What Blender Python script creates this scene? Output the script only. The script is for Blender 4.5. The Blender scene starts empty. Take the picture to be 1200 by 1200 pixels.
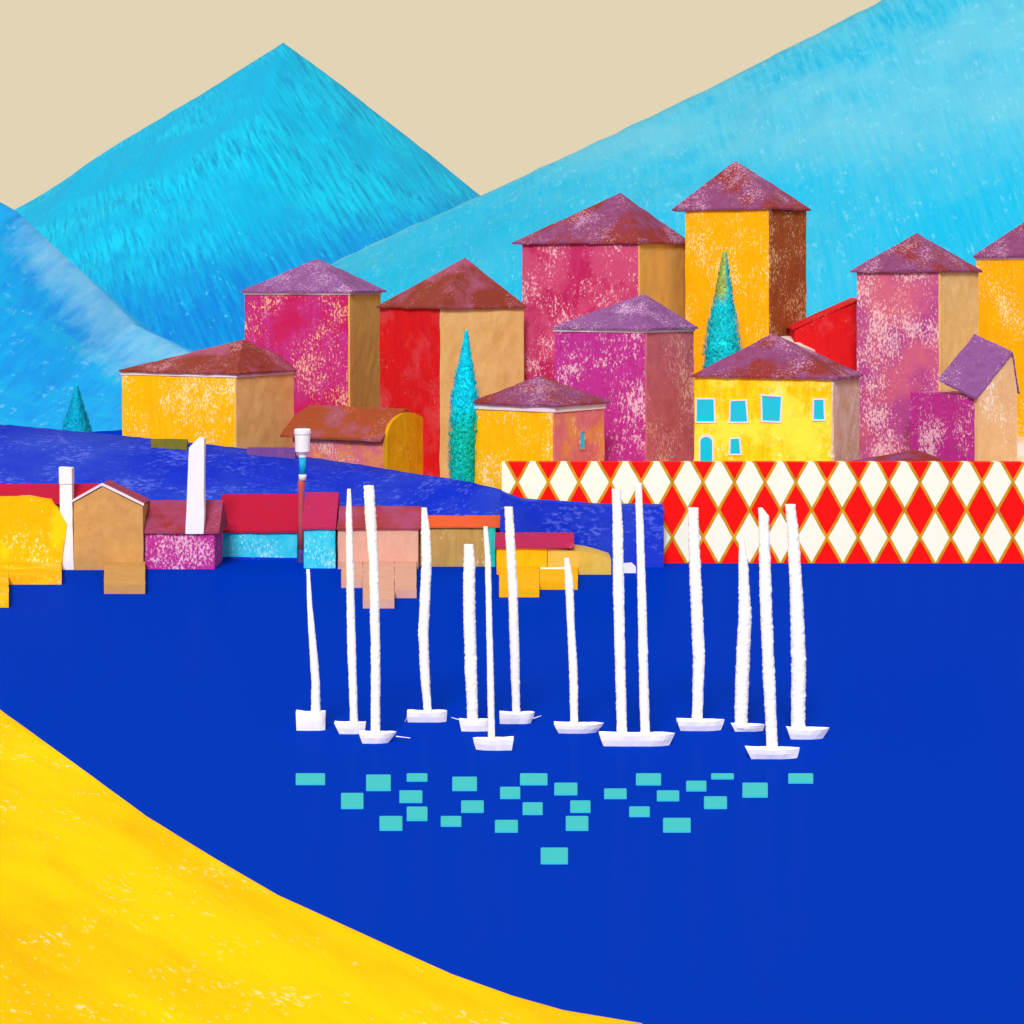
import bpy, bmesh, math, random
from mathutils import Vector, Matrix, noise

random.seed(7)
SC = bpy.context.scene
COL = SC.collection

# ------------------------------------------------------------------ camera, sky, sun, exposure
F = 2600.0            # focal length in pixels of the 1200 px photograph
H = 36.0              # eye height above the water, metres
HY = 330.0            # picture row of the eye level
cam = bpy.data.cameras.new("camera")
cam.sensor_width = 36.0
cam.lens = F / 1200.0 * 36.0
cam.shift_y = (HY - 600.0) / 1200.0
cam.clip_start = 1.0
cam.clip_end = 12000.0
camo = bpy.data.objects.new("camera", cam)
camo.location = (0, 0, H)
camo.rotation_euler = (math.radians(90), 0, 0)
COL.objects.link(camo)
SC.camera = camo

SUN_EL, SUN_AZ = math.radians(36), math.radians(-7)   # azimuth measured from straight behind the camera, to the left
def srgb(h):
    h = h.lstrip('#')
    v = [int(h[i:i+2], 16) / 255 for i in (0, 2, 4)]
    return tuple(c/12.92 if c <= .04045 else ((c+.055)/1.055)**2.4 for c in v)

world = bpy.data.worlds.new("World")
SC.world = world
world.use_nodes = True
nt = world.node_tree
nt.nodes.clear()
out = nt.nodes.new("ShaderNodeOutputWorld")
sky = nt.nodes.new("ShaderNodeTexSky"); sky.sky_type = 'NISHITA'; sky.sun_disc = False
sky.sun_elevation = SUN_EL
sky.sun_rotation = math.radians(180) + SUN_AZ
b1 = nt.nodes.new("ShaderNodeBackground"); b1.inputs[1].default_value = 0.05
b2 = nt.nodes.new("ShaderNodeBackground"); b2.inputs[1].default_value = 0.88
b2.inputs[0].default_value = (*srgb('E2D4B4'), 1)
mx = nt.nodes.new("ShaderNodeMixShader"); mx.inputs[0].default_value = 0.985   # a thick pale veil of cloud over the sky
nt.links.new(sky.outputs[0], b1.inputs[0])
nt.links.new(b1.outputs[0], mx.inputs[1]); nt.links.new(b2.outputs[0], mx.inputs[2])
nt.links.new(mx.outputs[0], out.inputs[0])

sun = bpy.data.lights.new("sun", 'SUN')
sun.energy = 2.6; sun.angle = math.radians(14); sun.color = (1.0, 0.97, 0.92)
suno = bpy.data.objects.new("sun", sun)
sd = Vector((math.sin(SUN_AZ)*math.cos(SUN_EL), -math.cos(SUN_AZ)*math.cos(SUN_EL), math.sin(SUN_EL)))
suno.rotation_euler = sd.to_track_quat('Z', 'Y').to_euler()
suno.location = (0, 0, 300)
COL.objects.link(suno)
SC.view_settings.view_transform = 'Standard'
SC.view_settings.look = 'None'
SC.view_settings.exposure = 0.2
SC.view_settings.gamma = 1.0
SC.cycles.max_bounces = 4
SC.cycles.use_denoising = True

# ------------------------------------------------------------------ helpers
def X(px, d): return (px - 600.0) * d / F
def Z(py, d): return H - (py - HY) * d / F
def P(px, py, d): return Vector((X(px, d), d, Z(py, d)))
def DW(py): return F * H / (py - HY)          # distance of a point of the water seen at this row

def tag(o, label=None, cat=None, group=None, kind=None):
    if label: o['label'] = label
    if cat: o['category'] = cat
    if group: o['group'] = group
    if kind: o['kind'] = kind
    return o

def thing(name, label, cat, loc, rz=0.0, group=None):
    o = bpy.data.objects.new(name, None)
    o.empty_display_size = 0.5
    COL.objects.link(o)
    o.location = loc; o.rotation_euler = (0, 0, rz)
    return tag(o, label, cat, group)

def obj(name, bm, mat, parent=None, smooth=False):
    bmesh.ops.recalc_face_normals(bm, faces=bm.faces)
    me = bpy.data.meshes.new(name)
    bm.to_mesh(me); bm.free()
    if mat: me.materials.append(mat)
    if smooth:
        for p in me.polygons: p.use_smooth = True
    o = bpy.data.objects.new(name, me)
    COL.objects.link(o)
    if parent: o.parent = parent
    return o

def jitter(bm, amp, freq=0.35, seed=0.0, keep_z=False):
    for v in bm.verts:
        n = noise.noise_vector(v.co*freq + Vector((seed, seed*1.7, 3.1))) + 0.6*noise.noise_vector(v.co*freq*2.7 + Vector((seed*2.1, 5, seed)))
        if keep_z: n.z = 0
        v.co += n*amp

def add_box(bm, x0, x1, y0, y1, z0, z1):
    vs = [bm.verts.new((x, y, z)) for z in (z0, z1) for y in (y0, y1) for x in (x0, x1)]
    for f in ((0,1,3,2), (4,5,7,6), (0,1,5,4), (2,3,7,6), (0,2,6,4), (1,3,7,5)):
        bm.faces.new([vs[i] for i in f])

def subd(bm, step):
    """cut the long edges so that the hand-finished surface can be uneven"""
    for it in range(5):
        es = [e for e in bm.edges if e.calc_length() > step*1.5]
        if not es: break
        bmesh.ops.subdivide_edges(bm, edges=es, cuts=1, use_grid_fill=True)

def box_bm(x0, x1, y0, y1, z0, z1, step=1.6, amp=0.10, seed=0.0):
    bm = bmesh.new()
    add_box(bm, x0, x1, y0, y1, z0, z1)
    if step:
        subd(bm, step)
        if amp: jitter(bm, amp, 0.45, seed)
    return bm

def prism_bm(poly, axis_from, axis_to, plane='xz', step=1.5, amp=0.08, seed=0.0):
    """polygon in x-z extruded along y (or in x-y along z)"""
    bm = bmesh.new()
    def mk(p, t): return (p[0], t, p[1]) if plane == 'xz' else (p[0], p[1], t)
    a = [bm.verts.new(mk(p, axis_from)) for p in poly]
    b = [bm.verts.new(mk(p, axis_to)) for p in poly]
    bm.faces.new(a); bm.faces.new(b)
    n = len(poly)
    for i in range(n):
        bm.faces.new((a[i], a[(i+1) % n], b[(i+1) % n], b[i]))
    if step:
        bmesh.ops.triangulate(bm, faces=bm.faces)
        subd(bm, step)
        if amp: jitter(bm, amp, 0.45, seed)
    return bm

# ------------------------------------------------------------------ materials
_k = [0]
def pastel(name, a, b, fleck='EDE6F2', thr=0.66, soft=0.05, streak=(2.2, 0.6, 0.4), sscale=0.8, fscale=3.4,
           fstretch=(1, 1, 0.55), blotch=None, bscale=0.16, bthr=0.52, bsoft=0.06, fmix=0.8, lo=0.36, hi=0.64, gain=1.0,
           rot=(0, 0, 0), bump=0.35, rough=0.8, bmix=0.9, frot=None, spec=0.1, attr=None, attrcol=None, bstretch=(1, 1, 1)):
    """chalky limewash: two tones in brushed streaks, worn flecks of the undercoat, an optional large stain"""
    _k[0] += 1
    m = bpy.data.materials.new(name); m.use_nodes = True
    t = m.node_tree; N = t.nodes; L = t.links
    bs = N["Principled BSDF"]
    bs.inputs["Roughness"].default_value = rough
    bs.inputs["Specular IOR Level"].default_value = spec
    tc = N.new("ShaderNodeTexCoord")
    def mapping(s, r=(0, 0, 0), off=0.0):
        mp = N.new("ShaderNodeMapping")
        mp.inputs["Scale"].default_value = s
        mp.inputs["Location"].default_value = (off, off*0.7, off*1.3)
        src = tc.outputs["Object"]
        if any(r):
            m0 = N.new("ShaderNodeMapping"); m0.inputs["Rotation"].default_value = r
            L.new(src, m0.inputs["Vector"]); src = m0.outputs[0]
        L.new(src, mp.inputs["Vector"]); return mp
    def nz(mp, scale, detail, rgh):
        n = N.new("ShaderNodeTexNoise"); n.inputs["Scale"].default_value = scale
        n.inputs["Detail"].default_value = detail; n.inputs["Roughness"].default_value = rgh
        L.new(mp.outputs[0], n.inputs["Vector"]); return n.outputs["Fac"]
    def rng(src, lo_, hi_):
        r = N.new("ShaderNodeMapRange"); r.inputs[1].default_value = lo_; r.inputs[2].default_value = hi_
        L.new(src, r.inputs[0]); return r.outputs[0]
    def mix(fac, c1, c2):
        x = N.new("ShaderNodeMix"); x.data_type = 'RGBA'
        if isinstance(fac, float): x.inputs[0].default_value = fac
        else: L.new(fac, x.inputs[0])
        for i, c in ((6, c1), (7, c2)):
            if isinstance(c, tuple): x.inputs[i].default_value = (*[min(0.97, q*gain) for q in c], 1)
            else: L.new(c, x.inputs[i])
        return x.outputs[2]
    def mul(s, k):
        x = N.new("ShaderNodeMath"); x.operation = 'MULTIPLY'; x.inputs[1].default_value = k
        L.new(s, x.inputs[0]); return x.outputs[0]
    off = _k[0]*13.7
    st = nz(mapping(streak, rot, off), sscale, 6, 0.68)
    colr = mix(rng(st, lo, hi), srgb(a), srgb(b))
    if blotch:
        bl = nz(mapping(bstretch, rot, off*1.3), bscale, 4, 0.62)
        colr = mix(mul(rng(bl, bthr-bsoft, bthr+bsoft), bmix), colr, srgb(blotch))
    if attr:
        an = N.new("ShaderNodeAttribute"); an.attribute_name = attr
        bl = nz(mapping(streak, rot, off*2.3), sscale, 5, 0.7)
        ad = N.new("ShaderNodeMath"); ad.operation = 'MULTIPLY_ADD'; ad.inputs[1].default_value = 1.1
        L.new(bl, ad.inputs[0])
        sb = N.new("ShaderNodeMath"); sb.operation = 'SUBTRACT'; sb.inputs[1].default_value = 0.55
        L.new(an.outputs["Fac"], sb.inputs[0]); L.new(sb.outputs[0], ad.inputs[2])
        colr = mix(mul(rng(ad.outputs[0], 0.15, 0.85), 0.85), colr, srgb(attrcol))
    fm = mapping(fstretch, frot or rot, off*0.6)
    f1 = nz(fm, fscale, 4, 0.75)
    f2 = nz(mapping((1, 1, 0.8), rot, off*3.1), 0.17, 3, 0.6)
    ma = N.new("ShaderNodeMath"); ma.operation = 'MULTIPLY_ADD'; ma.inputs[1].default_value = 0.62
    L.new(f2, ma.inputs[0]); L.new(f1, ma.inputs[2])
    fl = rng(ma.outputs[0], thr+0.30, thr+0.30+soft)
    if fleck:
        colr = mix(mul(fl, fmix), colr, srgb(fleck))
    L.new(colr, bs.inputs["Base Color"])
    bp = N.new("ShaderNodeBump"); bp.inputs["Strength"].default_value = bump; bp.inputs["Distance"].default_value = 0.12
    L.new(f1, bp.inputs["Height"]); L.new(bp.outputs[0], bs.inputs["Normal"])
    return m

def plain(name, c, rough=0.6, spec=0.2, bump=0.0, bscale=3.0):
    m = bpy.data.materials.new(name); m.use_nodes = True
    t = m.node_tree; bs = t.nodes["Principled BSDF"]
    bs.inputs["Base Color"].default_value = (*srgb(c), 1)
    bs.inputs["Roughness"].default_value = rough; bs.inputs["Specular IOR Level"].default_value = spec
    if bump:
        n = t.nodes.new("ShaderNodeTexNoise"); n.inputs["Scale"].default_value = bscale; n.inputs["Detail"].default_value = 5
        tc = t.nodes.new("ShaderNodeTexCoord"); t.links.new(tc.outputs["Object"], n.inputs["Vector"])
        b = t.nodes.new("ShaderNodeBump"); b.inputs["Strength"].default_value = bump; b.inputs["Distance"].default_value = 0.1
        t.links.new(n.outputs["Fac"], b.inputs["Height"]); t.links.new(b.outputs[0], bs.inputs["Normal"])
    return m

M = {}
M['yellow'] = pastel('yellow limewash', 'F8BC08', 'F2B000', thr=0.6, fleck='FAE8B8')
M['yellow_bright'] = pastel('bright yellow limewash', 'FFD21E', 'F5B400', thr=0.62, fleck='FFF0C0', blotch='FFE24A', bscale=0.2)
M['gold_yellow'] = pastel('gold yellow limewash', 'F9B404', 'F2AC00', thr=0.62, fleck='FBE6B0', blotch='FACC10', bscale=0.2, bthr=.56)
M['amber'] = pastel('amber limewash', 'FAB604', 'F4AA02', thr=0.6, fleck='FFE9BE')
M['tan'] = pastel('tan limewash', 'E2BC82', 'D6AA68', thr=0.7, fleck='E5CFAE')
M['ochre'] = pastel('ochre limewash', 'D6AA54', 'C89E5C', thr=0.68, fleck='E9D6B0')
M['magenta'] = pastel('magenta limewash', 'BC349C', 'AC2C8C', thr=0.565, fleck='E9C8DC')
M['magenta_crimson'] = pastel('magenta and crimson limewash', 'B8328C', 'B4246A', thr=0.58, fleck='EBC79F', blotch='B81A58', bscale=0.11, bthr=0.55)
M['crimson_pink'] = pastel('crimson pink limewash', 'BC3072', 'B01C56', thr=0.6, fleck='EBC4D6', blotch='C44C7C', bscale=0.13, bthr=0.5)
M['dusty_pink'] = pastel('dusty pink limewash', 'C06A78', 'B45C72', thr=0.59, fleck='E8C2BC')
M['salmon'] = pastel('salmon limewash', 'D0676A', 'CC6E86', thr=0.61, fleck='EBC3C2', blotch='D98A50', bscale=0.25, bthr=0.55)
M['red'] = pastel('red limewash', 'D81A1C', 'C81424', thr=0.67, fleck='EFA7A0', blotch='D23C46', bscale=0.14, bthr=0.56)
M['brown'] = pastel('brown limewash', '96501F', '84402A', thr=0.58, fleck='D9B890', streak=(3, 3, .2))
M['purple_pink'] = pastel('purple pink limewash', 'A8449A', 'B44A8C', thr=0.565, fleck='ECCBD8', blotch='CF6A86', bscale=0.1, bthr=0.52, bsoft=0.1)
M['gold'] = pastel('gold limewash', 'D2A008', 'BE8A10', thr=0.66, fleck='E8C468', bscale=0.3)
M['lilac_tan'] = pastel('lilac and tan limewash', 'C7A184', 'D6BEC0', thr=0.6, fleck='ECE2EE')
M['peach_pale'] = pastel('pale peach limewash', 'DFB98C', 'D6AA80', thr=0.6, fleck='EFE4E4')
M['roof_mauve'] = pastel('mauve tile', '86487C', '783C6A', fleck='BA8EB8', thr=0.59, blotch='842E22', bscale=0.15, bthr=0.51, fstretch=(1, 1, 1), streak=(1, 1, 1))
M['roof_brown'] = pastel('russet tile', '86382A', '7C3634', fleck='B98098', thr=0.63, blotch='9A5276', bscale=0.13, bthr=0.57, fstretch=(1, 1, 1), streak=(1, 1, 1))
M['roof_lilac'] = pastel('lilac tile', '86549A', '784884', fleck='C0A0CE', thr=0.57, fstretch=(1, 1, 1), streak=(1, 1, 1))
M['roof_orange'] = pastel('orange brown tile', '9A4424', '8C4830', fleck='C08468', thr=0.62, blotch='98506A', bscale=0.18, bthr=0.58, fstretch=(1, 1, 1), streak=(1, 1, 1))
M['roof_crimson'] = pastel('crimson tile', 'AC1436', 'A6183E', fleck='DB6E8E', thr=0.72, fstretch=(1, 1, 1), streak=(.4, 1, 1.2))
M['roof_rose'] = pastel('rose tile', 'AA2454', 'A0265A', fleck='D8799A', thr=0.69, fstretch=(1, 1, 1), streak=(1, 1, 1))
M['roof_maroon'] = pastel('maroon tile', '8C2B30', '963A48', fleck='B87898', thr=0.68, blotch='98446C', bscale=0.12, bthr=0.55, fstretch=(1, 1, 1), streak=(.5, 1, 1.2))
M['roof_dull'] = pastel('dull mauve tile', '963E68', '8C3850', fleck='C08CA8', thr=0.68, blotch='8C2A28', bscale=0.22, bthr=0.6, fstretch=(1, 1, 1), streak=(.5, 1, 1.2))
M['roof_bright_orange'] = pastel('bright orange tile', 'DC5A26', 'D65C3C', fleck='E89A80', thr=0.74, streak=(.4, 1, 1.2))
M['cyan'] = pastel('cyan limewash', '10C2E6', '4CCFEA', thr=0.64, fleck='B8ECF6', streak=(1, 1, .7))
M['peach'] = pastel('peach limewash', 'D2A496', 'CA9A92', thr=0.68, fleck='DCC4DC', streak=(1, 1, .5))
M['khaki'] = pastel('khaki limewash', 'B08A4C', 'BC9A5E', thr=0.63, fleck='DCC8A4')
M['kraft'] = pastel('kraft brown limewash', 'C59A63', 'BB8C55', thr=0.72, fleck='DDC0A0', streak=(1, 1, 1))
M['mustard'] = pastel('mustard limewash', 'EFB30E', 'E6A80C', thr=0.7, fleck='F6DFA8')
M['mustard_pale'] = pastel('pale mustard limewash', 'D9B656', 'D2AC48', thr=0.64, fleck='F0E4C0', streak=(1.5, 1, .6))
M['white'] = pastel('white limewash', 'E6EAFA', 'E2E2F4', thr=0.8, fleck='FFFFFF', bump=0.2)
M['pale_trim'] = pastel('pale lilac trim', 'E6DAEC', 'DCCFE6', thr=0.75, fleck='F4EEF8')
M['glass'] = plain('turquoise window glass', '06BCE4', 0.25, 0.3)
M['turq'] = pastel('turquoise paint', '16B4AC', '2CC4C0', thr=0.75)
M['blue_seg'] = plain('sky blue paint', '0AA0E0', 0.5, 0.2, 0.2)
M['rust'] = pastel('rust red paint', 'BC4E58', 'B2525C', thr=0.72, fleck='D8A0A0')
M['olive'] = pastel('olive shadow tint', '7C7220', '6A6A30', thr=0.7, fleck='B0A850')
M['mauve_blue'] = pastel('mauve shadow tint', '7A4A8E', '6A4490', thr=0.64, fleck='B890B0')
M['ultra'] = pastel('ultramarine ground', '0024C2', '0A2CC8', thr=0.565, soft=0.12, fleck='5A6CE8', fscale=1.8, fstretch=(0.55, 1, 1.3), streak=(.15, .3, .5), blotch='2440C4', bscale=0.05, bthr=0.55, bsoft=0.12, fmix=0.7)
M['chalk'] = pastel('white chalky paint', 'FFFFFF', 'F6F6FA', thr=0.9, fleck='FFFFFF', bump=0.3, fscale=3, gain=1.1)
M['mat'] = plain('turquoise reflection tint', '38BED0', 0.7, 0.1, 0.1, 6)  # colour of the light reflections laid on the water as slabs
M['ground'] = pastel('pale chalky ground', 'DCCFE0', 'E4D2C8', thr=0.6, fleck='EFE8F2', blotch='D8B27A', bscale=0.12)
M['cypress'] = pastel('turquoise foliage', '02BEEC', '0CBCD2', thr=0.75, fleck='60E4EC', streak=(.8, .8, .35), attr='low', attrcol='0EAE9C', bump=0, gain=1.5)
M['cypress_olive'] = pastel('turquoise and olive foliage', '0CB8D2', '16B0B8', thr=0.75, fleck='60E4EC', streak=(.8, .8, .35), attr='olive', attrcol='98A428', bump=0, gain=1.6)
M['conifer'] = pastel('teal foliage', '08ACDC', '10B4CC', thr=0.75, fleck='30C8D8', streak=(.8, .8, .35), bump=0, gain=1.3)
M['bark'] = plain('bark', '5A4030', 0.9, 0.1, 0.6, 4)
M['dark_base'] = plain('dark violet paint', '4A3A86', 0.6, 0.2, 0.3)

# ------------------------------------------------------------------ setting: seabed, water, beach
bm = bmesh.new()
add_box(bm, -6000, 6000, -1500, 8000, -14, -12)
tag(obj('ground', bm, plain('seabed sand', '9C8A4A', 0.9, 0.1, 0.4, 0.2)), kind='structure')

def water_mat():
    m = bpy.data.materials.new('cobalt water'); m.use_nodes = True
    t = m.node_tree; N = t.nodes; L = t.links
    N.remove(N["Principled BSDF"])
    o = N["Material Output"]
    df = N.new("ShaderNodeBsdfDiffuse"); df.inputs[0].default_value = (0.0, 0.0335, 0.53, 1)
    gl = N.new("ShaderNodeBsdfGlossy"); gl.inputs[0].default_value = (0.6, 0.75, 1, 1); gl.inputs["Roughness"].default_value = 0.18
    mxs = N.new("ShaderNodeMixShader"); mxs.inputs[0].default_value = 0.006
    tc = N.new("ShaderNodeTexCoord"); mp = N.new("ShaderNodeMapping"); mp.inputs["Scale"].default_value = (0.5, 1.2, 1)
    n = N.new("ShaderNodeTexNoise"); n.inputs["Scale"].default_value = 0.35; n.inputs["Detail"].default_value = 4
    b = N.new("ShaderNodeBump"); b.inputs["Strength"].default_value = 0.10; b.inputs["Distance"].default_value = 0.3
    L.new(tc.outputs["Object"], mp.inputs[0]); L.new(mp.outputs[0], n.inputs["Vector"]); L.new(n.outputs["Fac"], b.inputs["Height"])
    L.new(b.outputs[0], gl.inputs["Normal"]); L.new(b.outputs[0], df.inputs["Normal"])
    L.new(df.outputs[0], mxs.inputs[1]); L.new(gl.outputs[0], mxs.inputs[2]); L.new(mxs.outputs[0], o.inputs[0])
    return m
bm = bmesh.new()
vs = [bm.verts.new(p) for p in ((-5000, -800, 0), (5000, -800, 0), (5000, 7000, 0), (-5000, 7000, 0))]
bm.faces.new(vs)
tag(obj('water', bm, water_mat()), kind='structure')

edge_px = [(-700, 520), (-450, 590), (-200, 700), (-90, 768), (0, 832), (75, 886), (172, 957), (248, 1004), (325, 1049), (400, 1083), (465, 1113), (530, 1142),
           (600, 1167), (660, 1184), (750, 1199), (775, 1212), (860, 1228), (1000, 1248), (1250, 1280)]
edge = [Vector((X(px, DW(py)), DW(py), 0)) for px, py in edge_px]
fine = []
for a, b in zip(edge, edge[1:]):
    n = max(1, int((b-a).length/2.5))
    for i in range(n): fine.append(a.lerp(b, i/n))
fine.append(edge[-1])
steps = [(-1.5, -0.6), (0, 0.015), (0.4, 0.05), (1.2, .12), (2.5, .26), (5, .6), (9, 1.2), (14, 1.7), (20, 2.3), (28, 3.2), (38, 4.4), (50, 6), (66, 8), (90, 11), (130, 15), (200, 20)]
bm = bmesh.new()
uv_rows = []
dirv = Vector((-0.62, -0.78, 0))
for k, (s, z) in enumerate(steps):
    row = []
    for p in fine:
        q = p + dirv*s
        zz = z
        if k > 2: zz += 0.28*noise.noise(Vector((q.x*.16, q.y*.16, 0))) * min(1, s/8)
        q = Vector((q.x, q.y, zz))
        if k in (0, 1, 2, 3):
            w = 0.10*noise.noise(Vector((p.x*.8, p.y*.8, 4)))
            q += Vector((-w, w, 0))
        row.append(bm.verts.new(q))
    uv_rows.append(row)
for r0, r1 in zip(uv_rows, uv_rows[1:]):
    for i in range(len(fine)-1):
        bm.faces.new((r0[i], r0[i+1], r1[i+1], r1[i]))
M['sand'] = pastel('yellow sand', 'F6BC00', 'F2B000', fleck='FFEFC0', thr=0.65, soft=0.07, streak=(.25, .9, .8), sscale=0.6, fscale=3.0,
                   fstretch=(1, .32, 1), frot=(0, 0, math.radians(-25)), blotch='F8D800', bscale=0.055, bthr=0.5, bsoft=0.12, rot=(0, 0, math.radians(61)), bstretch=(.35, 1.4, 1), bump=0.5, fmix=0.65, spec=0.03)
tag(obj('beach', bm, M['sand'], smooth=True), kind='structure')

# ------------------------------------------------------------------ setting: mountains
def interp(tab, x):
    if x <= tab[0][0]: return tab[0][1]
    for (x0, y0), (x1, y1) in zip(tab, tab[1:]):
        if x <= x1: return y0 + (y1-y0)*(x-x0)/(x1-x0)
    return tab[-1][1]

def mountain(name, outline, D, depth, mat, nx, rough=4.0, attr=None, seed=0):
    pts = [(X(px, D), Z(py, D)) for px, py in outline]
    x0, x1 = pts[0][0], pts[-1][0]
    xs = sorted(set([x0 + (x1-x0)*i/nx for i in range(nx+1)] + [p[0] for p in pts]))
    vs = [-1.0 + i/26 for i in range(26)] + [0.0] + [i/8 for i in range(1, 9)]
    bm = bmesh.new(); rows = []
    lay = bm.verts.layers.float.new(attr[0]) if attr else None
    for v in vs:
        row = []
        for x in xs:
            hz = interp(pts, x)
            pr = 1 - abs(v)**1.15
            z = -6 + (hz+6)*pr
            amp = rough*min(1, abs(v)*4)*(1-abs(v)*.5)
            z += amp*(noise.noise(Vector((x*.018+seed, v*3.2, seed))) + .6*noise.noise(Vector((x*.06+seed, v*8, seed+3))) + .25*noise.noise(Vector((x*.2, v*22, seed+5))))
            if abs(v) < 1e-9: z += 0.6*noise.noise(Vector((x*.12, 0, seed)))
            w = bm.verts.new((x, D + v*depth, z))
            if lay: w[lay] = attr[1](x, v, hz, z)
            row.append(w)
        rows.append(row)
    for r0, r1 in zip(rows, rows[1:]):
        for i in range(len(xs)-1): bm.faces.new((r0[i], r0[i+1], r1[i+1], r1[i]))
    return tag(obj(name, bm, mat, smooth=True), kind='structure')

def sm(a, b, x):
    t = max(0.0, min(1.0, (x-a)/(b-a))); return t*t*(3-2*t)

M['peak'] = pastel('cyan mountain rock', '00BEEC', '0088C4', thr=0.66, fleck='48BCEE', soft=0.1, streak=(1, .06, .06), sscale=0.5, fscale=0.7,
                   fstretch=(1, .15, .15), rot=(0, math.radians(35), 0), blotch='00A2DA', bscale=0.012, bthr=0.52, bsoft=0.1, attr='deep', attrcol='0068CC', bump=0.5, lo=0.42, hi=0.66)
mountain('mountain', [(-700, 480), (-300, 420), (20, 246), (75, 212), (132, 172), (240, 108), (332, 50), (390, 92), (450, 139), (500, 178), (565, 231), (700, 335), (850, 430), (1100, 500)],
         1500, 420, M['peak'], 220, rough=7, attr=('deep', lambda x, v, hz, z: 0.75*(1-sm(20, 95, z-.26*(x+140))) if v < 0 else 0), seed=1)
M['slope'] = pastel('pale cyan mountain rock', '10A4D8', '44B6DE', thr=0.6, fleck='90D0E8', soft=0.16, streak=(1, .07, .07), sscale=0.45, fscale=0.8,
                    fstretch=(1, .12, .12), fmix=.4, blotch='5AB4D8', bscale=0.012, bthr=0.5, bsoft=0.1, attr='deep', attrcol='00A8DC', bump=0.5, lo=0.4, hi=0.66)
mountain('mountain', [(-250, 620), (200, 520), (295, 410), (345, 335), (400, 303), (480, 266), (575, 224), (700, 166), (830, 104), (930, 53), (1025, 5), (1130, -60), (1300, -150), (1500, -190), (1800, -60), (2300, 250)],
         1000, 300, M['slope'], 260, rough=5, attr=('deep', lambda x, v, hz, z: 0.75*(1-sm(60, 110, z-0.02*x)) if v < 0 else 0), seed=4)
M['hill'] = pastel('blue hill rock', '00A4F6', '0090F0', thr=0.62, fleck='60C0FA', soft=0.12, streak=(1, .06, .06), sscale=0.5, fscale=0.5,
                   fstretch=(1, .12, .12), blotch='0AA8EE', bscale=0.03, bthr=0.55, attr='pale', attrcol='88CCFA', bump=0.4)
def pale(x, v, hz, z):
    if v > 0: return 0
    px = x*F/700+600
    q = (hz - z) * F/700          # rows below the ridge
    return sm(0, 70, px) * (1 - sm(6, 44, q)) * 0.62
mountain('hill', [(-1000, 250), (-500, 150), (-250, 175), (-100, 205), (0, 238), (20, 247), (60, 285), (90, 314), (120, 343), (155, 380), (200, 404), (260, 428), (340, 470), (460, 540)],
         700, 230, M['hill'], 200, rough=2.0, attr=('pale', pale), seed=8)

# ------------------------------------------------------------------ setting: village slope, blue headland, quay
zb = [(-400, 3), (440, 4), (600, 6), (700, 8), (805, 12), (880, 24), (900, 27.5), (950, 28), (985, 18), (1010, 12), (1150, 12), (1700, 14)]
bm = bmesh.new(); rows = []
ds = [286.5, 292, 298, 304, 310, 316, 322, 328, 334, 340, 348, 358, 372, 390, 420]
for d in ds:
    row = []
    for i in range(0, 111):
        px = 300 + i*(1700-300)/110 if d < 304 else -300 + i*2000/110
        if d < 304 and px < 600: px = 600 - (600-px)*0.03
        t = sm(304, 332, d)
        z = 4 + (interp(zb, px)-4)*t
        if d > 350: z = z*(1-sm(350, 420, d)) - 3*sm(350, 420, d)
        z += 0.3*noise.noise(Vector((px*.03, d*.2, 0)))
        row.append(bm.verts.new((X(px, d), d, z)))
    rows.append(row)
for r0, r1 in zip(rows, rows[1:]):
    for i in range(len(row)-1): bm.faces.new((r0[i], r0[i+1], r1[i+1], r1[i]))
tag(obj('terrain', bm, M['ground'], smooth=True), kind='structure')

crest = [(-500, 470), (-100, 488), (0, 497), (130, 509), (240, 520), (330, 531), (420, 544), (480, 554), (530, 561), (560, 567), (590, 574), (610, 580)]
bm = bmesh.new(); rows = []
prof = [(0, 0.0), (0.001, .10), (.12, .26), (.3, .45), (.55, .7), (.8, .9), (1, 1)]
pxs = [-500 + i*1104/140 for i in range(141)]
for k in range(len(prof)+2):
    row = []
    for px in pxs:
        d0 = 287; dc = interp([(-500, 330), (400, 318), (520, 300), (604, 290)], px)
        zc = Z(interp(crest, px), dc)
        if k < len(prof):
            t, q = prof[k]; d = d0 + (dc-d0)*t; z = -1 + (zc+1)*q
            if 1 < k < len(prof)-1: z += .5*noise.noise(Vector((px*.04, d*.2, 2)))
        elif k == len(prof): d = dc+6; z = zc-1.6
        else: d = dc+16; z = min(zc-3, 5)
        if k == len(prof)-1: z += .12*noise.noise(Vector((px*.1, 0, 9)))
        row.append(bm.verts.new((X(px, d), d, z)))
    rows.append(row)
for r0, r1 in zip(rows, rows[1:]):
    for i in range(len(pxs)-1): bm.faces.new((r0[i], r0[i+1], r1[i+1], r1[i]))
tag(obj('headland', bm, M['ultra'], smooth=True), kind='structure')

d0 = 279.6
poly = [(X(px, d0), Z(py, d0)) for px, py in ((586, 690), (586, 576.5), (593, 580.5), (612, 587), (640, 592), (700, 593), (778, 594), (777, 640), (778, 690))]
tag(obj('quay_wall', prism_bm(poly, d0, 283.0, step=1.5, amp=.07, seed=3), M['ultra']), 'ultramarine blue quay block standing before the left end of the harlequin wall', 'quay wall')

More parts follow.
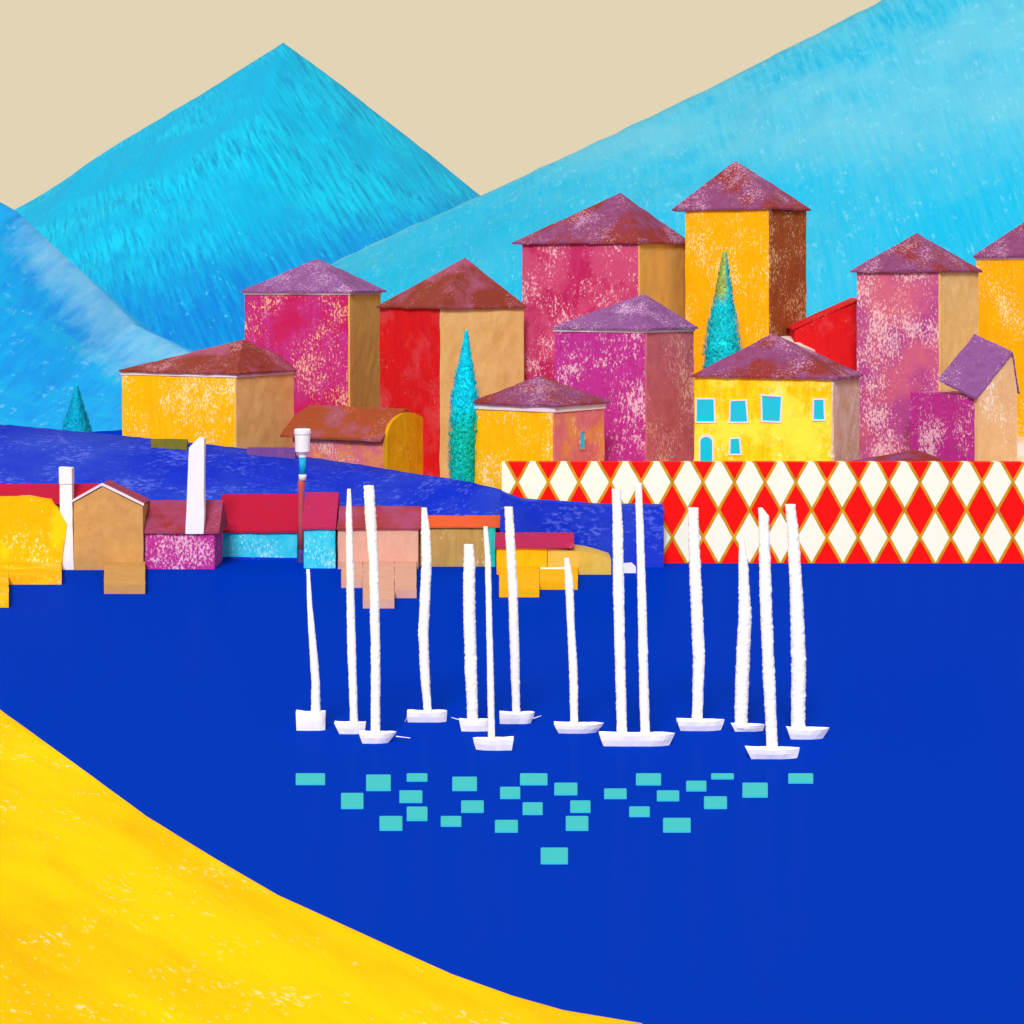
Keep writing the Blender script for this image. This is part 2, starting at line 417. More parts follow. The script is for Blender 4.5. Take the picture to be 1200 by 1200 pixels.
# ------------------------------------------------------------------ harlequin sea wall
def harlequin():
    m = bpy.data.materials.new('red and white diamond tiles'); m.use_nodes = True
    t = m.node_tree; N = t.nodes; L = t.links; bs = N["Principled BSDF"]
    bs.inputs["Roughness"].default_value = 0.6; bs.inputs["Specular IOR Level"].default_value = 0.15
    tc = N.new("ShaderNodeTexCoord"); sp = N.new("ShaderNodeSeparateXYZ"); L.new(tc.outputs["Object"], sp.inputs[0])
    def math_(op, a, b=None, c=None):
        x = N.new("ShaderNodeMath"); x.operation = op
        for i, v in enumerate((a, b, c)):
            if v is None: continue
            if isinstance(v, (int, float)): x.inputs[i].default_value = v
            else: L.new(v, x.inputs[i])
        return x.outputs[0]
    s_ = 283.6/F
    wob = N.new("ShaderNodeTexNoise"); wob.inputs["Scale"].default_value = 0.25; L.new(tc.outputs["Object"], wob.inputs["Vector"])
    w = math_('MULTIPLY', math_('SUBTRACT', wob.outputs["Fac"], .5), 0.07)
    u = math_('ADD', math_('DIVIDE', sp.outputs[0], 36.3*s_), w); v = math_('DIVIDE', sp.outputs[2], 65*s_)
    a = math_('ADD', math_('ADD', u, v), .5); b = math_('ADD', math_('SUBTRACT', u, v), .5)
    par = math_('MODULO', math_('ABSOLUTE', math_('ADD', math_('FLOOR', a), math_('FLOOR', b))), 2)
    def edge_(q):
        return math_('ABSOLUTE', math_('SUBTRACT', math_('FRACT', math_('ADD', q, .5)), .5))
    e = math_('MINIMUM', edge_(a), edge_(b))
    line = math_('LESS_THAN', e, 0.05)
    nz = N.new("ShaderNodeTexNoise"); nz.inputs["Scale"].default_value = 0.6; nz.inputs["Detail"].default_value = 5; L.new(tc.outputs["Object"], nz.inputs["Vector"])
    n2 = N.new("ShaderNodeTexNoise"); n2.inputs["Scale"].default_value = 0.35; n2.inputs["Detail"].default_value = 8; n2.inputs["Roughness"].default_value = .7; L.new(tc.outputs["Object"], n2.inputs["Vector"])
    def mix(f, c1, c2):
        x = N.new("ShaderNodeMix"); x.data_type = 'RGBA'; L.new(f, x.inputs[0])
        for i, c in ((6, c1), (7, c2)):
            if isinstance(c, str): x.inputs[i].default_value = (*srgb(c), 1)
            else: L.new(c, x.inputs[i])
        return x.outputs[2]
    def rng(s, a_, b_):
        r = N.new("ShaderNodeMapRange"); r.inputs[1].default_value = a_; r.inputs[2].default_value = b_; L.new(s, r.inputs[0]); return r.outputs[0]
    red = mix(rng(n2.outputs["Fac"], .66, .74), 'FA0400', 'F03A34')
    wht = mix(rng(nz.outputs["Fac"], .35, .65), 'F1F1E2', 'EEEFDA')
    gold = mix(rng(nz.outputs["Fac"], .4, .6), 'B8860E', 'D69A1C')
    c = mix(line, mix(par, wht, red), gold)
    L.new(c, bs.inputs["Base Color"])
    bp = N.new("ShaderNodeBump"); bp.inputs["Strength"].default_value = .4; bp.inputs["Distance"].default_value = .08
    L.new(line, bp.inputs["Height"]); L.new(bp.outputs[0], bs.inputs["Normal"])
    return m
dw = 283.6
orig = P(624.3, 565, dw)          # centre of the first white diamond
w = thing('sea_wall', 'long harlequin sea wall of red and white diamonds with gold lines', 'wall', (X(1000, dw), dw, 0))
bm = box_bm(X(588, dw)-X(1000, dw), X(1700, dw)-X(1000, dw), 0, 2.2, -2, Z(542, dw), step=0)
for v in bm.verts: v.co -= Vector((orig.x - X(1000, dw), 0, orig.z))
o = obj('wall', bm, harlequin(), w); o.location = (orig.x - X(1000, dw), 0, orig.z); o.name = 'facing'

# ------------------------------------------------------------------ village houses
def solve(xl, xc, xr, d, ratio):
    cx = X(xc, d); l, r = xl-600.0, xr-600.0
    def wd(a):
        den = F*math.sin(a) - r*math.cos(a)
        W = (F*cx - l*d)/(F*math.cos(a) + l*math.sin(a))
        D = (r*d - F*cx)/den if den > 1e-6 else 1e9
        return W, D
    lo, hi = math.radians(1), math.radians(85)
    for _ in range(60):
        mid = (lo+hi)/2; W, D = wd(mid)
        if D/W > ratio: lo = mid
        else: hi = mid
    return (lo+hi)/2, *wd((lo+hi)/2)

def house(label, xl, xc, xr, d, ye, zbase, roof, mats, ratio=0.8, name='house', cornice=None, seed=0.0, over=0.5):
    """xl xc xr: picture columns of the left, front and right corners; ye: row of the eaves; roof = left eave col, apex col, apex row, right eave col"""
    a, W, D = solve(xl, xc, xr, d, ratio)
    cx, cy = X(xc, d), d
    lx, ly = Vector((math.cos(a), -math.sin(a), 0)), Vector((math.sin(a), math.cos(a), 0))
    ctr = Vector((cx, cy, 0)) - lx*W/2 + ly*D/2
    ze = Z(ye, d) - zbase
    t = thing(name, label, 'house', (ctr.x, ctr.y, zbase), -a)
    fm, smt, rm = mats
    x0, x1, y0, y1 = -W/2, W/2, -D/2, D/2
    obj('wall', box_bm(x0, x1-.301, y0, y1, 0, ze+.05, seed=seed), M[fm], t)
    obj('side_wall', box_bm(x1-.3, x1, y0, y1, 0, ze+.05, seed=seed), M[smt], t)
    rl, ax, ay, rr = roof
    # eave overhangs so that the tips fall where the photograph has them
    def scr(p):
        w_ = ctr + lx*p[0] + ly*p[1]; return 600 + F*w_.x/w_.y
    oL = oB = 0.2
    while oL < 4 and scr((x0-oL, y0-over)) > rl: oL += .05
    while oB < 4 and scr((x1+over, y1+oB)) < rr: oB += .05
    # apex on the ridge plane through the middle of the house
    best = None
    for i in range(161):
        p = (x0 + W*(.1+.8*i/160), 0.0)
        e = abs(scr(p)-ax)
        if best is None or e < best[0]: best = (e, p)
    ap = best[1]; wp = ctr + lx*ap[0] + ly*ap[1]
    za = Z(ay, wp.y) - zbase
    bm = bmesh.new()
    ex0, ex1, ey0, ey1 = x0-oL, x1+over, y0-over, y1+oB
    q = [(ex0, ey0), (ex1, ey0), (ex1, ey1), (ex0, ey1)]
    lo_ = [bm.verts.new((x, y, ze-.12)) for x, y in q]; hi_ = [bm.verts.new((x, y, ze+.16)) for x, y in q]
    top = bm.verts.new((ap[0], ap[1], za))
    bm.faces.new(lo_)
    for i in range(4):
        j = (i+1) % 4
        bm.faces.new((lo_[i], lo_[j], hi_[j], hi_[i])); bm.faces.new((hi_[i], hi_[j], top))
    bmesh.ops.triangulate(bm, faces=bm.faces)
    subd(bm, 1.6); jitter(bm, .12, .5, seed+2)
    obj('roof', bm, M[rm], t)
    if cornice:
        c0, c1 = cornice
        bm = bmesh.new(); e = .16
        zt, z0 = ze-.13, ze-.13-c1
        add_box(bm, x0-e, x1+e, y0-e, y1+e, z0, zt)
        obj('cornice', bm, M[c0], t)
    return t, W, D, ze, (x0, x1, y0, y1), scr, ctr, lx, ly, zbase

def zt(px, d):       # ground under a village house
    t = sm(304, 332, d); return 4 + (interp(zb, px)-4)*t

house('magenta tower house with ochre side and mauve roof behind the wide yellow house', 287, 410, 446, 345, 342, zt(380, 345)-4, (283, 372, 303, 453), ('magenta_crimson', 'ochre', 'roof_lilac'), .7, cornice=('pale_trim', .3), seed=1)
house('wide low yellow house with tan side and russet roof, leftmost above the headland', 143, 277, 360, 335, 438, 3, (141, 284, 398, 366), ('yellow', 'tan', 'roof_brown'), .85, cornice=('pale_trim', .45), seed=2)
house('red house with tan side and russet roof behind the turquoise cypress', 445, 517, 614, 331, 361, zt(520, 331)-6, (444, 545, 302, 610), ('red', 'tan', 'roof_brown'), 1.0, seed=3)
house('tall crimson pink house with ochre side, behind the magenta tower', 612, 750, 806, 334, 284, zt(700, 334)-4, (600, 727, 226, 802), ('crimson_pink', 'ochre', 'roof_mauve'), .75, seed=4)
house('magenta tower with dusty pink side and lilac roof above the harlequin wall', 650, 758, 813, 311, 386, zt(730, 311)-2, (649, 755, 344, 806), ('magenta', 'dusty_pink', 'roof_lilac'), .8, cornice=('pale_trim', .35), seed=5)
house('tallest amber yellow tower with a brown side and mauve roof', 803, 903, 945, 333, 244, zt(850, 333)-6, (788, 862, 188, 951), ('amber', 'brown', 'roof_mauve'), .75, seed=6)
hE = house('yellow house with salmon side and one small window beside the cypress', 556, 650, 708, 297, 476, 5, (552, 632, 440, 716), ('yellow', 'salmon', 'roof_mauve'), .85, cornice=('pale_trim', .7), seed=7)
hI = house('bright yellow house with turquoise windows and mauve roof on the harlequin wall', 814, 977, 1007, 299, 444, 5, (812, 905, 390, 996), ('yellow_bright', 'lilac_tan', 'roof_mauve'), .6, seed=8)
house('purple pink tower with tan side under a mauve roof', 1004, 1102, 1147, 314, 318, zt(1060, 314)-2, (996, 1075, 273, 1146), ('purple_pink', 'tan', 'roof_mauve'), .8, seed=9)
house('amber yellow house at the right frame edge, only its left corner in view', 1144, 1265, 1310, 334, 300, zt(1200, 334)-6, (1140, 1222, 246, 1322), ('amber', 'brown', 'roof_mauve'), .75, cornice=('pale_trim', .3), seed=10)
house('lowest house with only its mauve roof above the harlequin wall', 1010, 1078, 1104, 293, 545, 3, (998, 1072, 527, 1112), ('magenta', 'tan', 'roof_mauve'), .8, seed=11)

# red house seen as one sloping gable wall
d = 330.0
t = thing('house', 'small red house with a slanting top wedged left of the purple tower', 'house', (X(970, d), d, zt(970, d)-5))
def lp(px, py, t_, d_): return (X(px, d_)-t_.location.x, Z(py, d_)-t_.location.z)
poly = [lp(931, 570, t, d), lp(931, 387, t, d), lp(960, 373, t, d), lp(1008, 353, t, d), lp(1012, 356, t, d), lp(1012, 570, t, d)]
obj('wall', prism_bm(poly, 0, 9, seed=2), M['red'], t)
bm = bmesh.new()
a_, b_ = lp(929, 386.5, t, d), lp(1008, 351.5, t, d); c_ = lp(1013, 355, t, d)
poly = [a_, b_, c_, (c_[0], c_[1]+.25), (b_[0], b_[1]+.25), (a_[0], a_[1]+.25)]
obj('roof', prism_bm(poly, -.1, 9.3, seed=4, amp=.04), M['red'], t)

# small house with the orange brown roof and the arched gold gable
d = 327.0
aD, W, D = solve(343, 452, 501, d, .62)
lx, ly = Vector((math.cos(aD), -math.sin(aD), 0)), Vector((math.sin(aD), math.cos(aD), 0))
ctr = Vector((X(452, d), d, 0)) - lx*W/2 + ly*D/2
t = thing('house', 'small salmon house with orange brown roof and arched gold gable', 'house', (ctr.x, ctr.y, 3), -aD)
ze = Z(512, d)-3; zr = Z(479, d+4)-3
obj('wall', box_bm(-W/2, W/2-.31, -D/2, D/2, 0, ze, seed=5), M['salmon'], t)
poly = [(-D/2, 0), (D/2, 0), (D/2, ze*.98)]
for i in range(1, 12):
    an = math.pi*i/12
    poly.append((math.cos(an)*D/2, ze*.98 + (zr-.35-ze)*math.sin(an)))
poly.append((-D/2, ze*.98))
bm = prism_bm([(p[0], p[1]) for p in poly], 0, .6, amp=.03)
for v in bm.verts: v.co = Vector((W/2-.3+v.co.y, v.co.x, v.co.z))
obj('gable_wall', bm, M['gold'], t)
bm = bmesh.new()
prf = [(-D/2-.9, ze-.35), (-D/4, ze+(zr-ze)*.62), (0, zr), (D/4, ze+(zr-ze)*.62), (D/2+.4, ze-.2)]
ringsv = []
for x in (-W/2-1.7, W/2-.15):
    up = [bm.verts.new((x + (.9 if (x < 0 and i == 2) else 0), y, z)) for i, (y, z) in enumerate(prf)]
    dn = [bm.verts.new((x + (.9 if (x < 0 and i == 2) else 0), y, z-.35)) for i, (y, z) in enumerate(prf)]
    ringsv.append(up + dn[::-1])
n = len(ringsv[0])
for i in range(n):
    j = (i+1) % n; bm.faces.new((ringsv[0][i], ringsv[0][j], ringsv[1][j], ringsv[1][i]))
for r in ringsv: bm.faces.new(r)
bmesh.ops.triangulate(bm, faces=bm.faces); subd(bm, 1.5); jitter(bm, .1, .5, 4)
obj('roof', bm, M['roof_orange'], t)

# small gabled house with the tipped lilac roof, right
d = 300.0
aM = math.radians(52)
W, D = 0, 0
aM, W, D = solve(1066, 1144, 1190, d, .62)
lx, ly = Vector((math.cos(aM), -math.sin(aM), 0)), Vector((math.sin(aM), math.cos(aM), 0))
ctr = Vector((X(1144, d), d, 0)) - lx*W/2 + ly*D/2
t = thing('house', 'magenta house with a steep lilac gable roof and pale peach gable end', 'house', (ctr.x, ctr.y, 4), -aM)
ze = Z(464, d)-4; zr = Z(412, d+4)-4
obj('wall', box_bm(-W/2, W/2-.31, -D/2, D/2, 0, ze, seed=15), M['magenta'], t)
poly = [(-D/2, 0), (D/2, 0), (D/2, ze+.6), (D*.36, zr-.3), (-D/2, ze)]
bm = prism_bm(poly, 0, .6, amp=.05)
for v in bm.verts: v.co = Vector((W/2-.3+v.co.y, v.co.x, v.co.z))
obj('gable_wall', bm, M['peach_pale'], t)
def slab(p0, p1, x0, x1, th, skew=0):
    bm = bmesh.new()
    vs = []
    for x in (x0, x1):
        k = skew if x == x0 else 0
        vs.append([bm.verts.new(c) for c in ((x, p0[0], p0[1]+k), (x+0, p1[0], p1[1]+k), (x, p1[0], p1[1]-th+k), (x, p0[0], p0[1]-th+k))])
    for i in range(4):
        j = (i+1) % 4; bm.faces.new((vs[0][i], vs[0][j], vs[1][j], vs[1][i]))
    for r in vs: bm.faces.new(r)
    bmesh.ops.triangulate(bm, faces=bm.faces); subd(bm, 1.3); jitter(bm, .08, .5, 7)
    return bm
bm = slab((-D/2-.5, ze-.15), (D*.36, zr), -W*.02, W/2+.45, .35, skew=2.3)
bm2 = slab((D*.36, zr), (D/2+.4, ze+.3), -W*.02, W/2+.45, .35, skew=2.3)
me_tmp = bpy.data.meshes.new('tmp'); bm2.to_mesh(me_tmp); bm2.free(); bm.from_mesh(me_tmp); bpy.data.meshes.remove(me_tmp)
obj('roof', bm, M['roof_lilac'], t)
poly = [(-W/2, ze-.05), (-.02*W, ze-.05), (-.02*W, ze+1.2), (-W/2, ze+.4)]

# windows
def window(parent, x, y, z, w, h, face='front', arch=False, name='window', skew=0.0, frame_m='pale_trim'):
    """frame proud of the wall with the pane set in it"""
    e = 0.22
    fr = bmesh.new()
    def rect(w_, h_, grow):
        pts = [(-w_/2-grow, -h_/2-grow), (w_/2+grow, -h_/2-grow+skew*.3), (w_/2+grow-skew, h_/2+grow)]
        if arch:
            pts += [((w_/2+grow)*math.cos(math.pi*i/8), h_/2+grow+(w_/2+grow)*.8*math.sin(math.pi*i/8)) for i in range(1, 8)]
        pts += [(-w_/2-grow+skew*.4, h_/2+grow-skew*.5)]
        return pts
    def place(bm):
        for v in bm.verts:
            if face == 'front': v.co = Vector((x+v.co.x, y+v.co.y, z+v.co.z))
            else: v.co = Vector((x-v.co.y, y+v.co.x, z+v.co.z))
    outer, inner = rect(w, h, e), rect(w, h, 0)
    n = len(outer)
    a = [[fr.verts.new((p[0], yy, p[1])) for p in ring] for ring, yy in ((outer, -.14), (inner, -.14), (outer, .1), (inner, .1))]
    for i in range(n):
        j = (i+1) % n
        fr.faces.new((a[0][i], a[0][j], a[1][j], a[1][i])); fr.faces.new((a[2][i], a[2][j], a[3][j], a[3][i]))
        fr.faces.new((a[0][i], a[0][j], a[2][j], a[2][i])); fr.faces.new((a[1][i], a[1][j], a[3][j], a[3][i]))
    place(fr)
    f = obj(name, fr, M[frame_m], parent)
    pn = bmesh.new()
    front = [pn.verts.new((p[0], -.06, p[1])) for p in inner]; back = [pn.verts.new((p[0], .02, p[1])) for p in inner]
    pn.faces.new(front); pn.faces.new(back)
    for i in range(n): pn.faces.new((front[i], front[(i+1) % n], back[(i+1) % n], back[i]))
    place(pn)
    obj('pane' if name == 'window' else 'leaf', pn, M['glass'], f)
    return f

t, W, D, ze, (x0, x1, y0, y1), scr, ctr, lx, ly, zb_ = hI
def on_front(px):
    lo, hi = x0, x1
    for _ in range(40):
        m_ = (lo+hi)/2
        if scr((m_, y0)) < px: lo = m_
        else: hi = m_
    return lo
for px, py, w_, h_, sk in ((827, 481, 21, 26, .1), (866, 482, 20, 25, .25), (904, 479, 20, 28, -.2), (960, 480, 12, 23, .1), (862, 523, 12, 18, .2)):
    xx = on_front(px); wp = ctr + lx*xx + ly*y0
    s_ = wp.y/F
    window(t, xx, y0, Z(py, wp.y)-zb_, w_*s_*1.05, h_*s_, skew=sk)
xx = on_front(828); wp = ctr + lx*xx + ly*y0; s_ = wp.y/F
window(t, xx, y0, Z(530, wp.y)-zb_, 15*s_, 24*s_, arch=True, name='door')
t, W, D, ze, (x0, x1, y0, y1), scr, ctr, lx, ly, zb_ = hE
lo, hi = y0, y1
for _ in range(40):
    m_ = (lo+hi)/2
    if scr((x1, m_)) < 682: lo = m_
    else: hi = m_
wp = ctr + lx*x1 + ly*lo
window(t, x1, lo, Z(516, wp.y)-zb_, 1.1, 2.3, face='side', skew=.1, frame_m='dusty_pink')

# ------------------------------------------------------------------ waterfront houses on the headland
def reflection_block(t, px0, px1, ytop, ybot, mat, back=0.6, seed=0):
    """reflection of the house in the water, built as a low solid block"""
    d1 = DW(ybot); dt = t.location.y; d2 = dt + back
    z = 1.0
    bm = prism_bm([(X(px0, d1)-t.location.x, d1-dt), (X(px1, d1)-t.location.x, d1-dt), (X(px1, d2)-t.location.x, back), (X(px0, d2)-t.location.x, back)], -2, z, plane='xy', step=1.4, amp=.05, seed=seed)
    obj('reflection_block', bm, M[mat], t)

def row_house(label, xl, xr, yb, ye, yr, wall, roof, rl=None, rr=None, depth=8.0, name='house', dd=0.0, seed=0, d=None):
    """house with its long side to the water, ridge along the shore"""
    d = d or DW(yb)
    rl = xl if rl is None else rl; rr = xr if rr is None else rr
    cx = X((xl+xr)/2, d)
    t = thing(name, label, 'house', (cx, d, 0))
    ze = Z(ye, d); zr = Z(yr, d+depth/2)
    obj('wall', box_bm(X(xl, d)-cx, X(xr, d)-cx, 0, depth, -2, ze, seed=seed, amp=.07), M[wall], t)
    poly = [(-.35, ze-.12), (-.35, ze+.1), (depth/2, zr), (depth+.35, ze+.1), (depth+.35, ze-.12)]
    bm = prism_bm(poly, 0, 1, step=0)
    L_, R_ = X(rl, d)-cx, X(rr, d)-cx
    for v in bm.verts: v.co = Vector((L_ + (R_-L_)*v.co.y, v.co.x, v.co.z))
    bmesh.ops.triangulate(bm, faces=bm.faces); subd(bm, 1.5); jitter(bm, .07, .5, seed+1)
    obj('roof', bm, M[roof], t)
    return t

# yellow house at the left edge
d = DW(668)
t = thing('house', 'bright yellow waterfront house with crimson roof at the left edge', 'house', (X(20, d), d, 0))
P2 = lambda *l: [lp(px, py, t, d) for px, py in l]
obj('wall', prism_bm(P2((-70, 690), (-70, 584), (0, 583), (30, 582), (58, 586), (68, 596), (73, 606), (78, 614), (76, 632), (73, 650), (72, 690)), 0, 8, seed=3), M['gold_yellow'], t)
ze = Z(583, d); zr = Z(567, d+4)
poly = [(.5, ze-.9), (4, zr), (8.3, ze-.9)]
bm = prism_bm(poly, 0, 1, step=0)
L_, R_ = X(-72, d)-t.location.x, X(110, d)-t.location.x
for v in bm.verts: v.co = Vector((L_ + (R_-L_)*v.co.y, v.co.x, v.co.z))
bmesh.ops.triangulate(bm, faces=bm.faces); subd(bm, 1.5); jitter(bm, .05, .5, 3)
obj('roof', bm, M['roof_crimson'], t)
reflection_block(t, -60, 10, 668, 712, 'gold_yellow', seed=1)
reflection_block(t, 10.3, 72, 668, 685, 'gold_yellow', seed=2)

# kraft brown gable house
d = DW(668)
t = thing('house', 'plain kraft brown gable house with white edged roof right of the pillar', 'house', (X(128, d), d, 0))
P2 = lambda *l: [lp(px, py, t, d) for px, py in l]
obj('wall', prism_bm(P2((87, 690), (86, 622), (86, 589), (120, 570), (167, 593), (168, 690)), 0, 5, seed=5, amp=.06), M['kraft'], t)
bm = prism_bm(P2((85, 588.3), (120, 568.7), (168.5, 592.3), (168.5, 590.3), (120, 566.4), (85, 586.2)), .02, 5.2, seed=6, amp=.03)
obj('roof', bm, M['roof_dull'], t)
bm = prism_bm(P2((84, 589), (120, 569), (169, 592.8), (169, 590), (120, 565.8), (84, 586)), -.25, 0, seed=6, amp=.03)
obj('verge', bm, M['pale_trim'], t)
reflection_block(t, 122, 170, 668, 696, 'kraft', seed=3)

t = row_house('magenta waterfront house with dull mauve roof and tall white chimney', 170, 251, 667, 624, 586, 'magenta', 'roof_dull', rl=169, rr=257, seed=4)
d = t.location.y
P2 = lambda *l: [lp(px, py, t, d) for px, py in l]
obj('chimney', prism_bm(P2((218, 625), (221, 590), (222, 532), (222, 524), (233, 521), (234, 512), (240, 514), (239, 560), (240, 600), (239, 625)), -.5, .9, seed=2, amp=.04), M['white'], t)
row_house('long cyan waterfront house with crimson roof left of the beacon', 252, 348, 656, 623, 579, 'cyan', 'roof_crimson', rl=255, rr=349, seed=5)
row_house('narrow cyan waterfront house with rose roof right of the beacon', 356, 393, 666, 619, 577, 'cyan', 'roof_rose', rl=354, rr=394, seed=6)
t = row_house('peach waterfront house with maroon roof and stepped peach reflections', 396, 490, 667, 619, 593, 'peach', 'roof_maroon', rl=395, rr=493, seed=7)
reflection_block(t, 400, 425, 667, 689, 'peach', seed=4)
reflection_block(t, 425.3, 462, 667, 713, 'peach', seed=5)
reflection_block(t, 462.3, 488, 667, 701, 'peach', seed=6)
t = row_house('khaki waterfront house with bright orange roof and turquoise shutter', 492, 572, 664, 617, 604, 'khaki', 'roof_bright_orange', rl=495, rr=588, seed=8)
d = t.location.y
obj('shutter', box_bm(X(572.2, d)-t.location.x, X(580.5, d)-t.location.x, -.25, 3, -1, Z(618, d), step=0), M['turq'], t)
t = row_house('mustard yellow waterfront house with rose roof and rounded pale annex', 582, 641, 667, 641, 624, 'mustard', 'roof_rose', rl=580, rr=673, seed=9, depth=6.6, d=272.5)
d = t.location.y
P2 = lambda *l: [lp(px, py, t, d) for px, py in l]
obj('annex', prism_bm(P2((641.5, 690), (641.5, 643), (655, 644), (675, 645.5), (693, 649), (707, 653), (716, 656), (716, 690)), .1, 7, seed=4, amp=.05), M['mustard_pale'], t)
reflection_block(t, 585, 632, 667, 700, 'mustard', seed=7)
reflection_block(t, 632.3, 677, 667, 691, 'mustard', seed=8)
d3 = DW(676)
obj('parapet', box_bm(X(633, d3)-t.location.x, X(664, d3)-t.location.x, d3-d-.3, d3-d+.3, .3, 1.15, step=1, amp=.08), M['white'], t)

# white pillar between the two left houses
d = DW(666)-.8
t = thing('pillar', 'slim white pillar rising between the yellow and kraft brown houses', 'pillar', (X(80, d), d, 0))
P2 = lambda *l: [lp(px, py, t, d) for px, py in l]
obj('shaft', prism_bm(P2((72, 690), (73, 660), (75, 640), (78, 613), (72, 598), (71, 567), (85, 567), (86, 600), (86, 630), (88, 670), (88, 690)), -.6, .7, seed=1, amp=.04), M['white'], t)
obj('cap', prism_bm(P2((70.6, 566.7), (70.2, 547), (85.3, 548), (85.6, 566.7)), -.7, .8, seed=6, amp=.03), M['white'], t)

# white bollard block at the quay
d = 274.6
t = thing('mooring_block', 'small white block at the foot of the blue quay', 'block', (X(738, d), d, 0))
obj('block', prism_bm([(X(px, d)-t.location.x, Z(py, d)) for px, py in ((729, 684), (729, 661), (741, 660), (745, 664), (745, 672), (738, 674), (736, 684))], -.6, .8, amp=.05), M['white'], t)

# beacon
def lathe(bm, prof, seg=20, cx=0, cy=0):
    rings = []
    for r, z in prof:
        rings.append([bm.verts.new((cx+r*math.cos(2*math.pi*i/seg), cy+r*math.sin(2*math.pi*i/seg), z)) for i in range(seg)])
    for a, b in zip(rings, rings[1:]):
        for i in range(seg): bm.faces.new((a[i], a[(i+1) % seg], b[(i+1) % seg], b[i]))
    bm.faces.new(rings[0]); bm.faces.new(rings[-1])
d = DW(657)-1.6
s_ = d/F
t = thing('beacon', 'slim harbour beacon with white lantern head on a rust red pole', 'beacon', (X(353, d), d, 0))
zz = lambda py: Z(py, d)
bm = bmesh.new(); lathe(bm, [(5*s_, -1.5), (4.8*s_, zz(648)), (3.5*s_, zz(643))]); obj('base', bm, M['dark_base'], t)
bm = bmesh.new(); lathe(bm, [(4.2*s_, zz(643)), (3.6*s_, zz(610)), (3.4*s_, zz(580)), (4.4*s_, zz(568)), (3.6*s_, zz(563))]); obj('pole', bm, M['rust'], t, True)
bm = bmesh.new(); lathe(bm, [(4.4*s_, zz(563)), (4.6*s_, zz(558)), (4.6*s_, zz(556))]); obj('collar', bm, M['white'], t, True)
bm = bmesh.new(); lathe(bm, [(4*s_, zz(556)), (4*s_, zz(536))]); obj('upper_pole', bm, M['blue_seg'], t, True)
bm = bmesh.new(); lathe(bm, [(4.5*s_, zz(536)), (5*s_, zz(533)), (8.6*s_, zz(529)), (9*s_, zz(510)), (9.8*s_, zz(508)), (9.8*s_, zz(504)), (8.6*s_, zz(502.5))]); obj('lantern', bm, M['white'], t)
for o_ in t.children:
    if o_.name.startswith(('pole', 'upper', 'lantern', 'collar')): o_.location.x = 1.5*s_*(1 if not o_.name.startswith('pole') else 0)

# shadow patches of the wide yellow house, built as low coloured blocks
for (a_, b_, c_, e_, mt_, lb) in ((177, 219, 515, 532, 'olive', 'low olive shadow block below the wide yellow house'),
                                 (289, 346, 525, 545, 'mauve_blue', 'low mauve shadow block left of the beacon lantern')):
    d = 316.5
    t = tag(obj('shadow_block', box_bm(X(a_, d), X(b_, d), d, d+1.2, Z(e_, d)-1, Z(c_, d), step=1, amp=.06, seed=a_), M[mt_]), lb, 'wall')

